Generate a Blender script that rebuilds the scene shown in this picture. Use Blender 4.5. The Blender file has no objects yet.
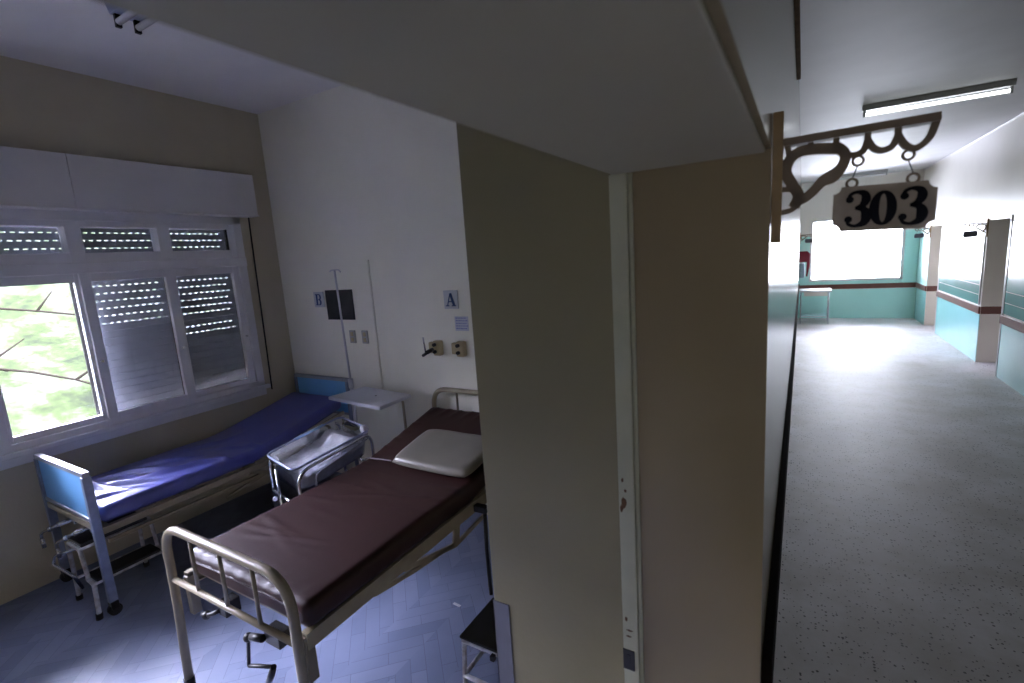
import bpy, bmesh, math, random
from mathutils import Vector, Matrix, noise
random.seed(7)
PI = math.pi
C = bpy.context.scene.collection
S = bpy.context.scene

# ------------------------------------------------------------------ camera
cam_d = bpy.data.cameras.new('camera'); cam = bpy.data.objects.new('camera', cam_d); C.objects.link(cam)
R_ = Vector((0.861523, 0.503409, -0.066013)); U_ = Vector((-0.0281, 0.177096, 0.983792)); F_ = Vector((-0.50694, 0.845705, -0.166718))
cam.matrix_world = Matrix(((R_.x, U_.x, -F_.x, 0), (R_.y, U_.y, -F_.y, 0), (R_.z, U_.z, -F_.z, 1.95), (0, 0, 0, 1)))
cam_d.sensor_width = 36; cam_d.lens = 488.5 / 1024 * 36
cam_d.clip_start = .01; cam_d.clip_end = 300
cam_d.dof.use_dof = True; cam_d.dof.focus_distance = 3.4; cam_d.dof.aperture_fstop = 3.2
S.camera = cam

# ------------------------------------------------------------------ world, light, exposure
S.view_settings.view_transform = 'Standard'; S.view_settings.look = 'None'
S.view_settings.gamma = 1; S.view_settings.use_curve_mapping = False
S.view_settings.exposure = 2.7
W = bpy.data.worlds.new('world'); S.world = W; W.use_nodes = True
wn, wl = W.node_tree.nodes, W.node_tree.links
bg = wn['Background']
tc = wn.new('ShaderNodeTexCoord'); sep = wn.new('ShaderNodeSeparateXYZ'); wl.new(tc.outputs['Generated'], sep.inputs[0])
rmp = wn.new('ShaderNodeValToRGB')                       # overcast sky: bluer to the west (-X), whiter along the corridor (+Y)
mr = wn.new('ShaderNodeMapRange'); wl.new(sep.outputs[1], mr.inputs['Value'])
mr.inputs['From Min'].default_value = .2; mr.inputs['From Max'].default_value = .9
wl.new(mr.outputs[0], rmp.inputs[0])
rmp.color_ramp.elements[0].color = (1.9, 1.9, 2.5, 1); rmp.color_ramp.elements[1].color = (.62, .64, .72, 1)
wl.new(rmp.outputs[0], bg.inputs[0]); bg.inputs[1].default_value = 7.0
mr2 = wn.new('ShaderNodeMapRange'); wl.new(sep.outputs[1], mr2.inputs['Value'])     # warmer, dimmer sky at the other end (-Y), feeding the added near window
mr2.inputs['From Min'].default_value = -.35; mr2.inputs['From Max'].default_value = -.85
mxw = wn.new('ShaderNodeMixRGB'); wl.new(mr2.outputs[0], mxw.inputs[0]); wl.new(rmp.outputs[0], mxw.inputs[1]); mxw.inputs[2].default_value = (.085, .073, .058, 1)
wl.new(mxw.outputs[0], bg.inputs[0])
SKY = bg

def portal(name, loc, rot, sx, sy):
    l = bpy.data.lights.new(name, 'AREA'); l.shape = 'RECTANGLE'; l.size = sx; l.size_y = sy; l.cycles.is_portal = True
    o = bpy.data.objects.new(name, l); o.location = loc; o.rotation_euler = rot; C.objects.link(o); return o
portal('window_portal', (-4.52, .35, 1.55), (0, -PI/2, 0), 1.25, 2.3)
portal('added_side_window_portal', (-.43, 10.2, 1.5), (0, -PI/2, 0), .6, .6)  # portal of the window added in the left corridor wall
portal('added_near_window_portal', (1.1, -5.42, 1.6), (PI/2, 0, 0), 1.5, 1.4)  # portal of the window added behind the camera
portal('corridor_window_portal', (1.07, 14.42, 1.62), (-PI/2, 0, 0), 1.9, 1.5)

sun_d = bpy.data.lights.new('sun', 'SUN'); sun_d.energy = .35; sun_d.angle = .03; sun_d.color = (1, .95, .85)
sun = bpy.data.objects.new('sun', sun_d); C.objects.link(sun)
sun.rotation_euler = Vector((-.45, -.05, -1)).to_track_quat('-Z', 'Y').to_euler()     # high behind the building, onto the hillside only

# ------------------------------------------------------------------ materials
def mat(name, col, rough=.6, metal=0, spec=.5, var=0, vscale=6, vcol=None, bump=0, bscale=40, coat=0, sheen=0):
    m = bpy.data.materials.new(name); m.use_nodes = True
    n, l = m.node_tree.nodes, m.node_tree.links; b = n['Principled BSDF']
    b.inputs['Base Color'].default_value = (*col, 1); b.inputs['Roughness'].default_value = rough
    b.inputs['Metallic'].default_value = metal; b.inputs['Specular IOR Level'].default_value = spec
    b.inputs['Coat Weight'].default_value = coat; b.inputs['Coat Roughness'].default_value = .15
    t = n.new('ShaderNodeTexCoord')
    if var:
        z = n.new('ShaderNodeTexNoise'); z.inputs['Scale'].default_value = vscale; z.inputs['Detail'].default_value = 5
        l.new(t.outputs['Object'], z.inputs['Vector'])
        r = n.new('ShaderNodeValToRGB'); l.new(z.outputs['Fac'], r.inputs[0])
        r.color_ramp.elements[0].position = .35; r.color_ramp.elements[1].position = .65
        v = vcol or tuple(c * (1 - var) for c in col)
        r.color_ramp.elements[0].color = (*v, 1); r.color_ramp.elements[1].color = (*col, 1)
        l.new(r.outputs[0], b.inputs['Base Color'])
    if bump:
        z2 = n.new('ShaderNodeTexNoise'); z2.inputs['Scale'].default_value = bscale; z2.inputs['Detail'].default_value = 3
        l.new(t.outputs['Object'], z2.inputs['Vector'])
        bp = n.new('ShaderNodeBump'); bp.inputs['Strength'].default_value = bump; bp.inputs['Distance'].default_value = .01
        l.new(z2.outputs['Fac'], bp.inputs['Height']); l.new(bp.outputs[0], b.inputs['Normal'])
    return m

def N(m): return m.node_tree.nodes
def L(m): return m.node_tree.links
def prin(m): return m.node_tree.nodes['Principled BSDF']

M = {}
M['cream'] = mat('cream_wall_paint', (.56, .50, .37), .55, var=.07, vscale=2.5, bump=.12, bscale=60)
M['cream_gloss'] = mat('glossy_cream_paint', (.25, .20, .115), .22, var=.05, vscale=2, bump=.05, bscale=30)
M['shaded_cream'] = mat('shaded_cream_paint', (.225, .195, .105), .5, var=.05, vscale=2, bump=.08, bscale=50)  # same cream paint on the pier, its dimmer light put into the colour
M['far'] = mat('lit_cream_paint', (.90, .885, .775), .5, var=.06, vscale=1.5, bump=.1, bscale=40)  # same cream paint on the far wall, its brighter light put into the colour
M['ceil'] = mat('white_ceiling_paint', (.84, .83, .83), .7, var=.04, vscale=3, bump=.1, bscale=30)
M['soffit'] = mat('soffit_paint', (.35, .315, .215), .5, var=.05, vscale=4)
M['white'] = mat('white_window_paint', (.76, .75, .77), .35, var=.06, vscale=8)
M['valance'] = mat('white_laminate', (.72, .70, .70), .45, var=.05, vscale=5)
M['band'] = mat('brown_rail', (.15, .045, .03), .4, var=.2, vscale=6)
M['shaded_band'] = mat('shaded_rail', (.012, .009, .008), .9, spec=.03, var=.2, vscale=6)  # the brown rail on the left wall, with its shade put into the colour
M['teal'] = mat('teal_tile', (.34, .72, .72), .25, var=.05, vscale=2)
M['teal_flat'] = mat('teal_wall_paint', (.46, .84, .79), .4, var=.04, vscale=2)
M['corr_white'] = mat('corridor_white_paint', (.78, .77, .73), .4, var=.04, vscale=2)
M['jamb_r'] = mat('jamb_beige', (.78, .73, .66), .5, var=.05, vscale=3)
M['steel'] = mat('brushed_steel', (.15, .15, .17), .5, .2, var=.1, vscale=20)
M['khaki'] = mat('khaki_enamel', (.24, .20, .13), .38, var=.12, vscale=18)
M['khaki_lt'] = mat('cream_enamel', (.36, .31, .20), .4, var=.1, vscale=10, vcol=(.30, .25, .16))
M['bluegrey'] = mat('blue_grey_enamel', (.26, .30, .42), .3, .3, var=.2, vscale=25)
M['chrome'] = mat('chrome', (.62, .64, .70), .2, 1)
M['chipped'] = mat('chipped_white_enamel', (.62, .64, .70), .35, var=.3, vscale=25, vcol=(.34, .30, .28))
M['black'] = mat('black_rubber', (.012, .012, .013), .6)
M['blackmetal'] = mat('black_metal', (.025, .023, .022), .4, .3, var=.3, vscale=30)
M['darkbrown'] = mat('dark_wood', (.13, .075, .03), .95, spec=.05, var=.3, vscale=20)
M['blue_panel'] = mat('light_blue_laminate', (.16, .42, .74), .4, var=.04)
M['blueframe'] = mat('silver_frame', (.34, .35, .40), .3, .4, var=.1, vscale=20)
M['blue_vinyl'] = mat('blue_vinyl', (.075, .085, .36), .38, spec=1.0, var=.15, vscale=4, bump=.06, bscale=12, coat=.5)
M['maroon_vinyl'] = mat('maroon_vinyl', (.030, .0095, .008), .46, spec=.35, var=.15, vscale=4, bump=.06, bscale=12)
M['piping'] = mat('pale_piping', (.35, .32, .34), .3)
M['pillow'] = mat('grey_vinyl', (.17, .155, .125), .38, var=.08, vscale=6, bump=.08, bscale=14)
M['table_white'] = mat('white_table_top', (.62, .62, .66), .35, var=.05)
M['cloth'] = mat('white_cot_sheet', (.55, .55, .60), .8, var=.2, vscale=30, bump=.5, bscale=30)
M['rimplastic'] = mat('translucent_rim', (.36, .40, .58), .2)
M['sky_cloth'] = mat('pale_blue_tape', (.30, .45, .75), .6)
M['outlet'] = mat('ivory_outlet', (.46, .38, .22), .4)
M['switch'] = mat('grey_switch', (.40, .40, .37), .4)
M['signwhite'] = mat('sign_white', (.55, .58, .62), .4)
M['signblue'] = mat('sign_blue', (.02, .06, .20), .4)
M['paper'] = mat('paper', (.60, .62, .72), .8)
M['ink'] = mat('ink', (.18, .22, .55), .8)
M['wood'] = mat('sign_wood', (.34, .235, .11), .55, var=.2, vscale=25)
M['scroll'] = mat('sign_bracket_wood', (.20, .155, .105), .55, var=.2, vscale=30)
M['plate'] = mat('sign_plate', (.36, .31, .25), .5, var=.15, vscale=30)
M['numeral'] = mat('numeral_black', (.010, .011, .016), .9, spec=.1)
M['maroon_cloth'] = mat('dark_red_cloth', (.16, .008, .02), .8)
M['dispenser'] = mat('grey_plastic', (.25, .36, .44), .4)
M['fixture'] = mat('fixture_grey', (.40, .42, .42), .4, var=.1)
M['fixture_blue'] = mat('fixture_enamel', (.42, .47, .62), .4, var=.1)
M['tube_off'] = mat('unlit_tube', (.75, .75, .78), .25)
M['rust'] = mat('rust', (.10, .045, .02), .9)
M['bark'] = mat('bark', (.012, .010, .008), .9, spec=0)

def emis(name, col, s):
    m = bpy.data.materials.new(name); m.use_nodes = True; p = prin(m)
    p.inputs['Base Color'].default_value = (.8, .8, .8, 1)
    p.inputs['Emission Color'].default_value = (*col, 1); p.inputs['Emission Strength'].default_value = s
    return m
M['tube_on'] = emis('lit_fluorescent_tube', (.95, .98, 1), .8)

def glass(name, tint, ior=1.15):
    m = bpy.data.materials.new(name); m.use_nodes = True; n, l = N(m), L(m)
    n.remove(prin(m)); t = n.new('ShaderNodeBsdfTransparent'); t.inputs[0].default_value = (*tint, 1)
    g = n.new('ShaderNodeBsdfGlossy'); g.inputs['Roughness'].default_value = .03
    f = n.new('ShaderNodeFresnel'); f.inputs[0].default_value = ior
    x = n.new('ShaderNodeMixShader'); l.new(f.outputs[0], x.inputs[0]); l.new(t.outputs[0], x.inputs[1]); l.new(g.outputs[0], x.inputs[2])
    l.new(x.outputs[0], n['Material Output'].inputs[0]); return m
M['glass'] = glass('window_glass', (.96, .97, .98), 1.4)
M['acrylic'] = glass('clear_acrylic', (.86, .88, .93), 1.5)

# room floor: pale vinyl parquet (herringbone strips)
m = mat('vinyl_parquet', (.5, .5, .52), .34, spec=.5); M['floor'] = m; n, l = N(m), L(m); p = prin(m)
t = n.new('ShaderNodeTexCoord')
def mp(rot, sc=(1, 1, 1)):
    q = n.new('ShaderNodeMapping'); q.inputs['Rotation'].default_value[2] = rot; q.inputs['Scale'].default_value = sc
    l.new(t.outputs['Object'], q.inputs[0]); return q
def brk(q, w=.36, h=.075):
    b = n.new('ShaderNodeTexBrick'); b.inputs['Scale'].default_value = 1; b.inputs['Brick Width'].default_value = w; b.inputs['Row Height'].default_value = h
    b.inputs['Mortar Size'].default_value = .0015; b.inputs['Color1'].default_value = (.20, .235, .36, 1); b.inputs['Color2'].default_value = (.265, .305, .45, 1)
    b.inputs['Mortar'].default_value = (.16, .18, .28, 1); l.new(q.outputs[0], b.inputs[0]); return b
b1 = brk(mp(PI/4)); b2 = brk(mp(-PI/4))
wv = n.new('ShaderNodeTexWave'); wv.wave_profile = 'TRI'; wv.inputs['Scale'].default_value = .62; wv.bands_direction = 'X'; l.new(mp(0).outputs[0], wv.inputs[0])
gt = n.new('ShaderNodeMath'); gt.operation = 'GREATER_THAN'; gt.inputs[1].default_value = .5; l.new(wv.outputs['Fac'], gt.inputs[0])
mx = n.new('ShaderNodeMixRGB'); l.new(gt.outputs[0], mx.inputs[0]); l.new(b1.outputs[0], mx.inputs[1]); l.new(b2.outputs[0], mx.inputs[2])
nz = n.new('ShaderNodeTexNoise'); nz.inputs['Scale'].default_value = 3; nz.inputs['Detail'].default_value = 4; l.new(t.outputs['Object'], nz.inputs[0])
m2 = n.new('ShaderNodeMixRGB'); m2.blend_type = 'MULTIPLY'; m2.inputs[0].default_value = .35; l.new(mx.outputs[0], m2.inputs[1]); l.new(nz.outputs['Fac'], m2.inputs[2])
l.new(m2.outputs[0], p.inputs['Base Color'])

# corridor floor: grey terrazzo with dark chips
m = mat('terrazzo', (.4, .4, .4), .3, spec=.38); M['terrazzo'] = m; n, l = N(m), L(m); p = prin(m)
t = n.new('ShaderNodeTexCoord')
v = n.new('ShaderNodeTexVoronoi'); v.inputs['Scale'].default_value = 62; l.new(t.outputs['Object'], v.inputs['Vector'])
sp = n.new('ShaderNodeSeparateColor'); l.new(v.outputs['Color'], sp.inputs[0])
sz = n.new('ShaderNodeMapRange'); sz.inputs['From Min'].default_value = .48; sz.inputs['From Max'].default_value = 1; sz.inputs['To Min'].default_value = 0; sz.inputs['To Max'].default_value = .40
l.new(sp.outputs[0], sz.inputs['Value'])
lt = n.new('ShaderNodeMath'); lt.operation = 'LESS_THAN'; l.new(v.outputs['Distance'], lt.inputs[0]); l.new(sz.outputs[0], lt.inputs[1])
nz = n.new('ShaderNodeTexNoise'); nz.inputs['Scale'].default_value = 1.4; nz.inputs['Detail'].default_value = 8; nz.inputs['Roughness'].default_value = .65; l.new(t.outputs['Object'], nz.inputs[0])
cr = n.new('ShaderNodeValToRGB'); l.new(nz.outputs['Fac'], cr.inputs[0]); cr.color_ramp.elements[0].position = .38; cr.color_ramp.elements[1].position = .62
cr.color_ramp.elements[0].color = (.50, .48, .46, 1); cr.color_ramp.elements[1].color = (.72, .71, .74, 1)
mx = n.new('ShaderNodeMixRGB'); l.new(lt.outputs[0], mx.inputs[0]); l.new(cr.outputs[0], mx.inputs[1]); mx.inputs[2].default_value = (.07, .07, .08, 1)
l.new(mx.outputs[0], p.inputs['Base Color'])
rr = n.new('ShaderNodeMapRange'); rr.inputs['To Min'].default_value = .42; rr.inputs['To Max'].default_value = .62; l.new(nz.outputs['Fac'], rr.inputs['Value']); l.new(rr.outputs[0], p.inputs['Roughness'])
gb = n.new('ShaderNodeBump'); gb.inputs['Strength'].default_value = .08; gb.inputs['Distance'].default_value = .01; l.new(nz.outputs['Fac'], gb.inputs['Height']); l.new(gb.outputs[0], p.inputs['Normal'])

# painted landscape on the corridor wall: teal hills under a white sky
m = mat('mural_paint', (.8, .8, .8), .25); M['mural'] = m; n, l = N(m), L(m); p = prin(m)
t = n.new('ShaderNodeTexCoord'); s3 = n.new('ShaderNodeSeparateXYZ'); l.new(t.outputs['Object'], s3.inputs[0])
nz = n.new('ShaderNodeTexNoise'); nz.inputs['Scale'].default_value = 1.3; nz.inputs['Detail'].default_value = 6; l.new(t.outputs['Object'], nz.inputs[0])
ad = n.new('ShaderNodeMath'); ad.operation = 'MULTIPLY_ADD'; ad.inputs[1].default_value = -.85; l.new(nz.outputs['Fac'], ad.inputs[0]); l.new(s3.outputs[2], ad.inputs[2])
cr = n.new('ShaderNodeValToRGB'); l.new(ad.outputs[0], cr.inputs[0]); cr.color_ramp.interpolation = 'LINEAR'
e = cr.color_ramp.elements; e[0].position = .60; e[0].color = (.10, .30, .28, 1); e[1].position = .97; e[1].color = (.16, .42, .42, 1)
k = e.new(1.0 - .02); k.color = (.55, .72, .74, 1); k = e.new(1.0); k.color = (.80, .80, .82, 1)
l.new(cr.outputs[0], p.inputs['Base Color'])

# hillside grass
m = mat('hill_grass', (.4, .5, .3), 1, spec=0); M['grass'] = m; n, l = N(m), L(m); p = prin(m)
t = n.new('ShaderNodeTexCoord')
nz = n.new('ShaderNodeTexNoise'); nz.inputs['Scale'].default_value = 1.6; nz.inputs['Detail'].default_value = 9; nz.inputs['Roughness'].default_value = .7; l.new(t.outputs['Object'], nz.inputs[0])
cr = n.new('ShaderNodeValToRGB'); l.new(nz.outputs['Fac'], cr.inputs[0]); e = cr.color_ramp.elements
e[0].position = .36; e[0].color = (.010, .012, .008, 1); e[1].position = .60; e[1].color = (.030, .031, .025, 1); k = e.new(.48); k.color = (.017, .023, .010, 1)
l.new(cr.outputs[0], p.inputs['Base Color'])

# ------------------------------------------------------------------ mesh helpers
class MB:
    def __init__(s): s.b = bmesh.new()
    def box(s, x0, x1, y0, y1, z0, z1, bev=0, mtx=None):
        t = bmesh.new(); bmesh.ops.create_cube(t, size=1)
        bmesh.ops.scale(t, vec=(abs(x1-x0), abs(y1-y0), abs(z1-z0)), verts=t.verts)
        bmesh.ops.translate(t, vec=((x0+x1)/2, (y0+y1)/2, (z0+z1)/2), verts=t.verts)
        if bev: bmesh.ops.bevel(t, geom=t.edges[:], offset=bev, segments=2, affect='EDGES', profile=.5)
        if mtx: bmesh.ops.transform(t, matrix=mtx, verts=t.verts)
        s._add(t); return s
    def _add(s, t):
        me = bpy.data.meshes.new('tmp'); t.to_mesh(me); t.free(); s.b.from_mesh(me); bpy.data.meshes.remove(me)
    def tube(s, pts, r, n=10, cyclic=False, sx=1.0, caps=True):
        pts = [Vector(p) for p in pts]; k = len(pts); rs = r if isinstance(r, (list, tuple)) else [r]*k
        tang = []
        for i in range(k):
            if cyclic: d = pts[(i+1) % k] - pts[i-1]
            else: d = pts[min(i+1, k-1)] - pts[max(i-1, 0)]
            tang.append(d.normalized())
        a = Vector((0, 0, 1)) if abs(tang[0].z) < .9 else Vector((1, 0, 0))
        u = tang[0].cross(a).normalized(); rings = []
        for i in range(k):
            u = (u - tang[i]*u.dot(tang[i])).normalized(); w = tang[i].cross(u)
            rings.append([s.b.verts.new(pts[i] + (u*math.cos(2*PI*j/n)*sx + w*math.sin(2*PI*j/n))*rs[i]) for j in range(n)])
        m_ = k if cyclic else k-1
        for i in range(m_):
            A, B = rings[i], rings[(i+1) % k]
            for j in range(n): s.b.faces.new((A[j], A[(j+1) % n], B[(j+1) % n], B[j])).smooth = True
        if not cyclic and caps:
            s.b.faces.new(rings[0][::-1]); s.b.faces.new(rings[-1])
        return s
    def bar(s, a, b, w, h=None):
        """square bar between two points"""
        a, b = Vector(a), Vector(b); d = (b-a).normalized(); h = h or w
        up = Vector((0, 0, 1)) if abs(d.z) < .9 else Vector((0, 1, 0))
        u = d.cross(up).normalized(); v = u.cross(d).normalized(); q = []
        for p in (a, b): q.append([s.b.verts.new(p + u*sx*w/2 + v*sy*h/2) for sx, sy in ((-1, -1), (1, -1), (1, 1), (-1, 1))])
        for j in range(4): s.b.faces.new((q[0][j], q[0][(j+1) % 4], q[1][(j+1) % 4], q[1][j]))
        s.b.faces.new(q[0][::-1]); s.b.faces.new(q[1]); return s
    def cyl(s, a, b, r, n=16, r2=None): return s.tube([a, b], [r, r2 if r2 is not None else r], n)
    def prism(s, poly, fn, d):
        """poly of (u,v); fn(u,v,w)->xyz; thickness d"""
        A = [s.b.verts.new(fn(u, v, 0)) for u, v in poly]; B = [s.b.verts.new(fn(u, v, d)) for u, v in poly]; k = len(poly)
        s.b.faces.new(A); s.b.faces.new(B[::-1])
        for i in range(k): s.b.faces.new((A[i], B[i], B[(i+1) % k], A[(i+1) % k]))
        return s
    def ribbon(s, pts, ws, fn, d, cyclic=False):
        """flat stroke of varying width, extruded"""
        k = len(pts); Lf, Rt = [], []
        for i in range(k):
            a = pts[i-1] if (cyclic or i) else pts[i]; b = pts[(i+1) % k] if (cyclic or i < k-1) else pts[i]
            dx, dy = b[0]-a[0], b[1]-a[1]; h = math.hypot(dx, dy) or 1; w = (ws[i] if isinstance(ws, (list, tuple)) else ws)/2
            Lf.append((pts[i][0]-dy/h*w, pts[i][1]+dx/h*w)); Rt.append((pts[i][0]+dy/h*w, pts[i][1]-dx/h*w))
        V = [[s.b.verts.new(fn(*q, w)) for q in side] for side in (Lf, Rt) for w in (0, d)]
        l0, l1, r0, r1 = V
        for i in range(k if cyclic else k-1):
            j = (i+1) % k
            for a, b in ((l0, r0), (r1, l1), (l1, l0), (r0, r1)): s.b.faces.new((a[i], a[j], b[j], b[i]))
        if not cyclic:
            s.b.faces.new((l0[0], r0[0], r1[0], l1[0])); s.b.faces.new((l0[-1], l1[-1], r1[-1], r0[-1]))
        return s
    def sphere(s, c, r, sc=(1, 1, 1), n=12):
        t = bmesh.new(); bmesh.ops.create_uvsphere(t, u_segments=n, v_segments=n//2+2, radius=r)
        for f in t.faces: f.smooth = True
        bmesh.ops.scale(t, vec=sc, verts=t.verts); bmesh.ops.translate(t, vec=c, verts=t.verts); s._add(t); return s
    def build(s, name, m, parent=None, kind=None, loc=None):
        bmesh.ops.recalc_face_normals(s.b, faces=s.b.faces)
        me = bpy.data.meshes.new(name); s.b.to_mesh(me); s.b.free()
        me.materials.append(M[m] if isinstance(m, str) else m)
        o = bpy.data.objects.new(name, me); C.objects.link(o)
        if parent:
            o.parent = parent
            inv = Matrix.Identity(4)
            q = parent
            base = Vector((0, 0, 0))
            while q: base += q.location; q = q.parent
            me.transform(Matrix.Translation(-base))        # children meshes are given in world coordinates
        if kind: o['kind'] = kind
        return o

def fillet(pts, r, n=6):
    pts = [Vector(p) for p in pts]; out = [pts[0]]
    for i in range(1, len(pts)-1):
        a, b, c = pts[i-1], pts[i], pts[i+1]; u = (a-b); v = (c-b); rr = min(r, u.length*.49, v.length*.49)
        p0 = b + u.normalized()*rr; p2 = b + v.normalized()*rr
        for k in range(n+1):
            t = k/n; out.append(p0*(1-t)**2 + b*2*t*(1-t) + p2*t*t)
    out.append(pts[-1]); return out

def smooth(pts, n=6, cyclic=False):
    out = []; k = len(pts); D = len(pts[0])
    for i in range(k if cyclic else k-1):
        P = [pts[(i+o) % k] if cyclic else pts[max(0, min(k-1, i+o))] for o in (-1, 0, 1, 2)]
        for j in range(n):
            t = j/n
            out.append(tuple(.5*(2*P[1][d] + (P[2][d]-P[0][d])*t + (2*P[0][d]-5*P[1][d]+4*P[2][d]-P[3][d])*t*t + (3*P[1][d]-P[0][d]-3*P[2][d]+P[3][d])*t**3) for d in range(D)))
    if not cyclic: out.append(tuple(pts[-1]))
    return out

def tag(o, label, cat, group=None, kind=None):
    o['label'] = label; o['category'] = cat
    if group: o['group'] = group
    if kind: o['kind'] = kind
    return o
def thing(name, label, cat, loc, group=None):
    o = bpy.data.objects.new(name, None); C.objects.link(o); o.location = loc; o.empty_display_size = .1
    return tag(o, label, cat, group)
def struct(name, mb, m): return mb.build(name, m, None, 'structure')

# ------------------------------------------------------------------ setting: the room
XW, YF, ZC = -4.32, 2.97, 3.40          # window wall, far wall, ceiling
YN = -1.3                                # near wall of the room
XJ, XC = -.41, -.063                     # room side and corridor side of the thick wall
YJ = 1.235                               # far jamb of doorway 303
ZS = 2.145                               # soffit
struct('floor', MB().box(XW-.2, XJ+.02, YN-.1, YF+.1, -.1, 0), 'floor')
struct('floor_corridor', MB().box(XJ+.02, 2.7, -5.2, 14.5, -.1, 0), 'terrazzo')
struct('ceiling', MB().box(XW-.2, XJ-.001, YN-.1, YF+.1, ZC, ZC+.1), 'ceil')
struct('ceiling_corridor', MB().box(XC-.001, 2.9, -5.2, 14.6, 3.28, 3.4), mat('grey_white_ceiling', (.50, .50, .50), .6, var=.06, vscale=3, bump=.1, bscale=30))
WY0, WY1, WZ0, WZ1 = -.86, 2.64, .94, 2.49
w = MB()
w.box(XW-.2, XW, YN-.1, YF+.1, 0, WZ0).box(XW-.2, XW, YN-.1, YF+.1, WZ1+.012, ZC).box(XW-.2, XW, YN-.1, WY0, WZ0, WZ1+.012).box(XW-.2, XW, WY1, YF+.1, WZ0, WZ1+.012)
struct('wall_window', w, 'cream')
struct('wall_far', MB().box(XW, -.9, YF, YF+.12, 0, ZC), 'far')
struct('wall_near', MB().box(XW, XJ, YN-.12, YN, 0, ZC), 'cream')
struct('wall_pier', MB().box(-.907, XJ-.001, 1.27, YF+.12, 0, ZC, .004), 'shaded_cream')
w = MB()
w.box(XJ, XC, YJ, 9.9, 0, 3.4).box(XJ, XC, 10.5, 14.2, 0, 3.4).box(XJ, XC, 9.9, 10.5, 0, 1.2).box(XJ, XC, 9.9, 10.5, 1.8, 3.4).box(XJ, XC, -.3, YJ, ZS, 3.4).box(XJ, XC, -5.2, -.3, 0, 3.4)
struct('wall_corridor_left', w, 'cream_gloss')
w4 = struct('added_side_window', MB().box(XJ+.1, XJ+.14, 9.9, 10.5, 1.2, 1.24).box(XJ+.1, XJ+.14, 9.9, 10.5, 1.76, 1.8).box(XJ+.1, XJ+.14, 9.9, 9.94, 1.2, 1.8).box(XJ+.1, XJ+.14, 10.46, 10.5, 1.2, 1.8), 'white')  # unseen window, added to light the far part of the corridor
# thin plaster skin of the soffit, slightly proud, and the door frame lining
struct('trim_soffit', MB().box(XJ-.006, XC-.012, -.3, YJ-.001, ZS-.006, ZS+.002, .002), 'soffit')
df = MB()
df.box(XJ-.012, XJ+.034, YJ-.012, YJ+.034, 0, ZS-.006, .003)
df.box(XJ+.034, XJ+.045, YJ-.004, YJ+.02, 0, ZS-.006, .002)
struct('trim_door_frame', df, mat('door_frame_paint', (.42, .42, .30), .4, var=.08, vscale=12))

# window wall: frame, mullions, transom
YM = [-.80, -.23, .33, .89, 1.45, 2.01, 2.56]
WX0, WX1 = XW-.10, XW+.015
f = MB()
f.box(WX0, WX1, WY0, WY1, WZ1-.085, WZ1, .004); f.box(WX0, WX1, WY0, WY1, WZ0, WZ0+.05, .004)
f.box(WX0, WX1, WY0, WY0+.07, WZ0, WZ1, .004); f.box(WX0, WX1, WY1-.07, WY1, WZ0, WZ1, .004)
f.box(WX0, WX1+.01, WY0, WY1, 2.045, 2.12, .004)
for y in YM[1:-1]: f.box(WX0, WX1-.005, y-.045, y+.045, 2.10, WZ1-.02, .003)
for i in range(6):
    f.box(WX0, WX1-.006, YM[i]+.04, YM[i+1]-.04, 2.10, 2.187, .003); f.box(WX0, WX1-.006, YM[i]+.04, YM[i+1]-.04, 2.365, 2.44, .003)
fr = struct('window_1', f, 'white')
s = MB().box(XW, XW+.05, WY0-.03, WY1+.03, WZ0-.03, WZ0+.004, .005); s.box(XW, XW+.02, WY0, WY1, WZ0-.09, WZ0-.03, .004)
struct('trim_window_sill', s, 'white')
pn = MB()
for i in range(6): pn.box(XW-.05, XW-.046, YM[i]+.04, YM[i+1]-.04, 2.19, 2.37)
pn.build('transom_panes', 'glass', fr)
# sashes
def sash(i, x, name='window_sash'):
    y0, y1 = YM[i]-.02, YM[i+1]+.02; z0, z1 = WZ0+.03, 2.05; a = .062
    b = MB(); b.box(x-.02, x+.02, y0, y0+a, z0, z1, .003); b.box(x-.02, x+.02, y1-a, y1, z0, z1, .003)
    b.box(x-.0185, x+.0185, y0+a, y1-a, z0, z0+a, .003); b.box(x-.0185, x+.0185, y0+a, y1-a, z1-a, z1, .003)
    o = b.build(name, 'white', fr)
    MB().box(x-.003, x+.003, y0+a-.004, y1-a+.004, z0+a-.004, z1-a+.004).build('glass_pane', 'glass', o)
    b = MB().cyl((x+.02, y0+.03, 1.42), (x+.03, y0+.03, 1.42), .01); b.cyl((x+.02, y1-.03, 1.42), (x+.03, y1-.03, 1.42), .01); b.build('sash_catch', 'chrome', o)
for i in range(6): sash(i, XW-.03 if i % 2 else XW-.005)

# roller shutters outside: slats with light slots; 40 mm slats
def shutter(name, i0, i1, zb, rows_open, label):
    y0, y1 = YM[i0]+.002, YM[i1]-.002; x = XW-.13; b = MB(); z = 2.497; k = 0; P = .055
    while z - P > zb - .001:
        op = rows_open(k)
        if op:
            hz = .008                                             # slot height, slots 30 long every 46
            b.box(x-.006, x+.006, y0, y1, z-P+hz, z, 0)
            yy = y0; ph = (k % 2)*.023; e = y0 + .008 + ph
            b.box(x-.006, x+.006, y0, e, z-P, z-P+hz)
            while e < y1 - .04:
                n0 = e + .024; n1 = min(n0 + .022, y1)
                b.box(x-.006, x+.006, n0, n1, z-P, z-P+hz); e = n1
            b.box(x-.006, x+.006, e, y1, z-P, z-P+hz)
        else:
            b.box(x-.006, x+.006, y0, y1, z-P+.0015, z, .003)
            b.box(x-.0015, x+.0015, y0, y1, z-P-.001, z-P+.0025)
        z -= P; k += 1
    b.box(x-.01, x+.01, y0, y1, z-.03, z)
    tag(b.build(name, 'shutter'), label, 'shutter', 'roller shutters outside the window')
    return
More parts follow.
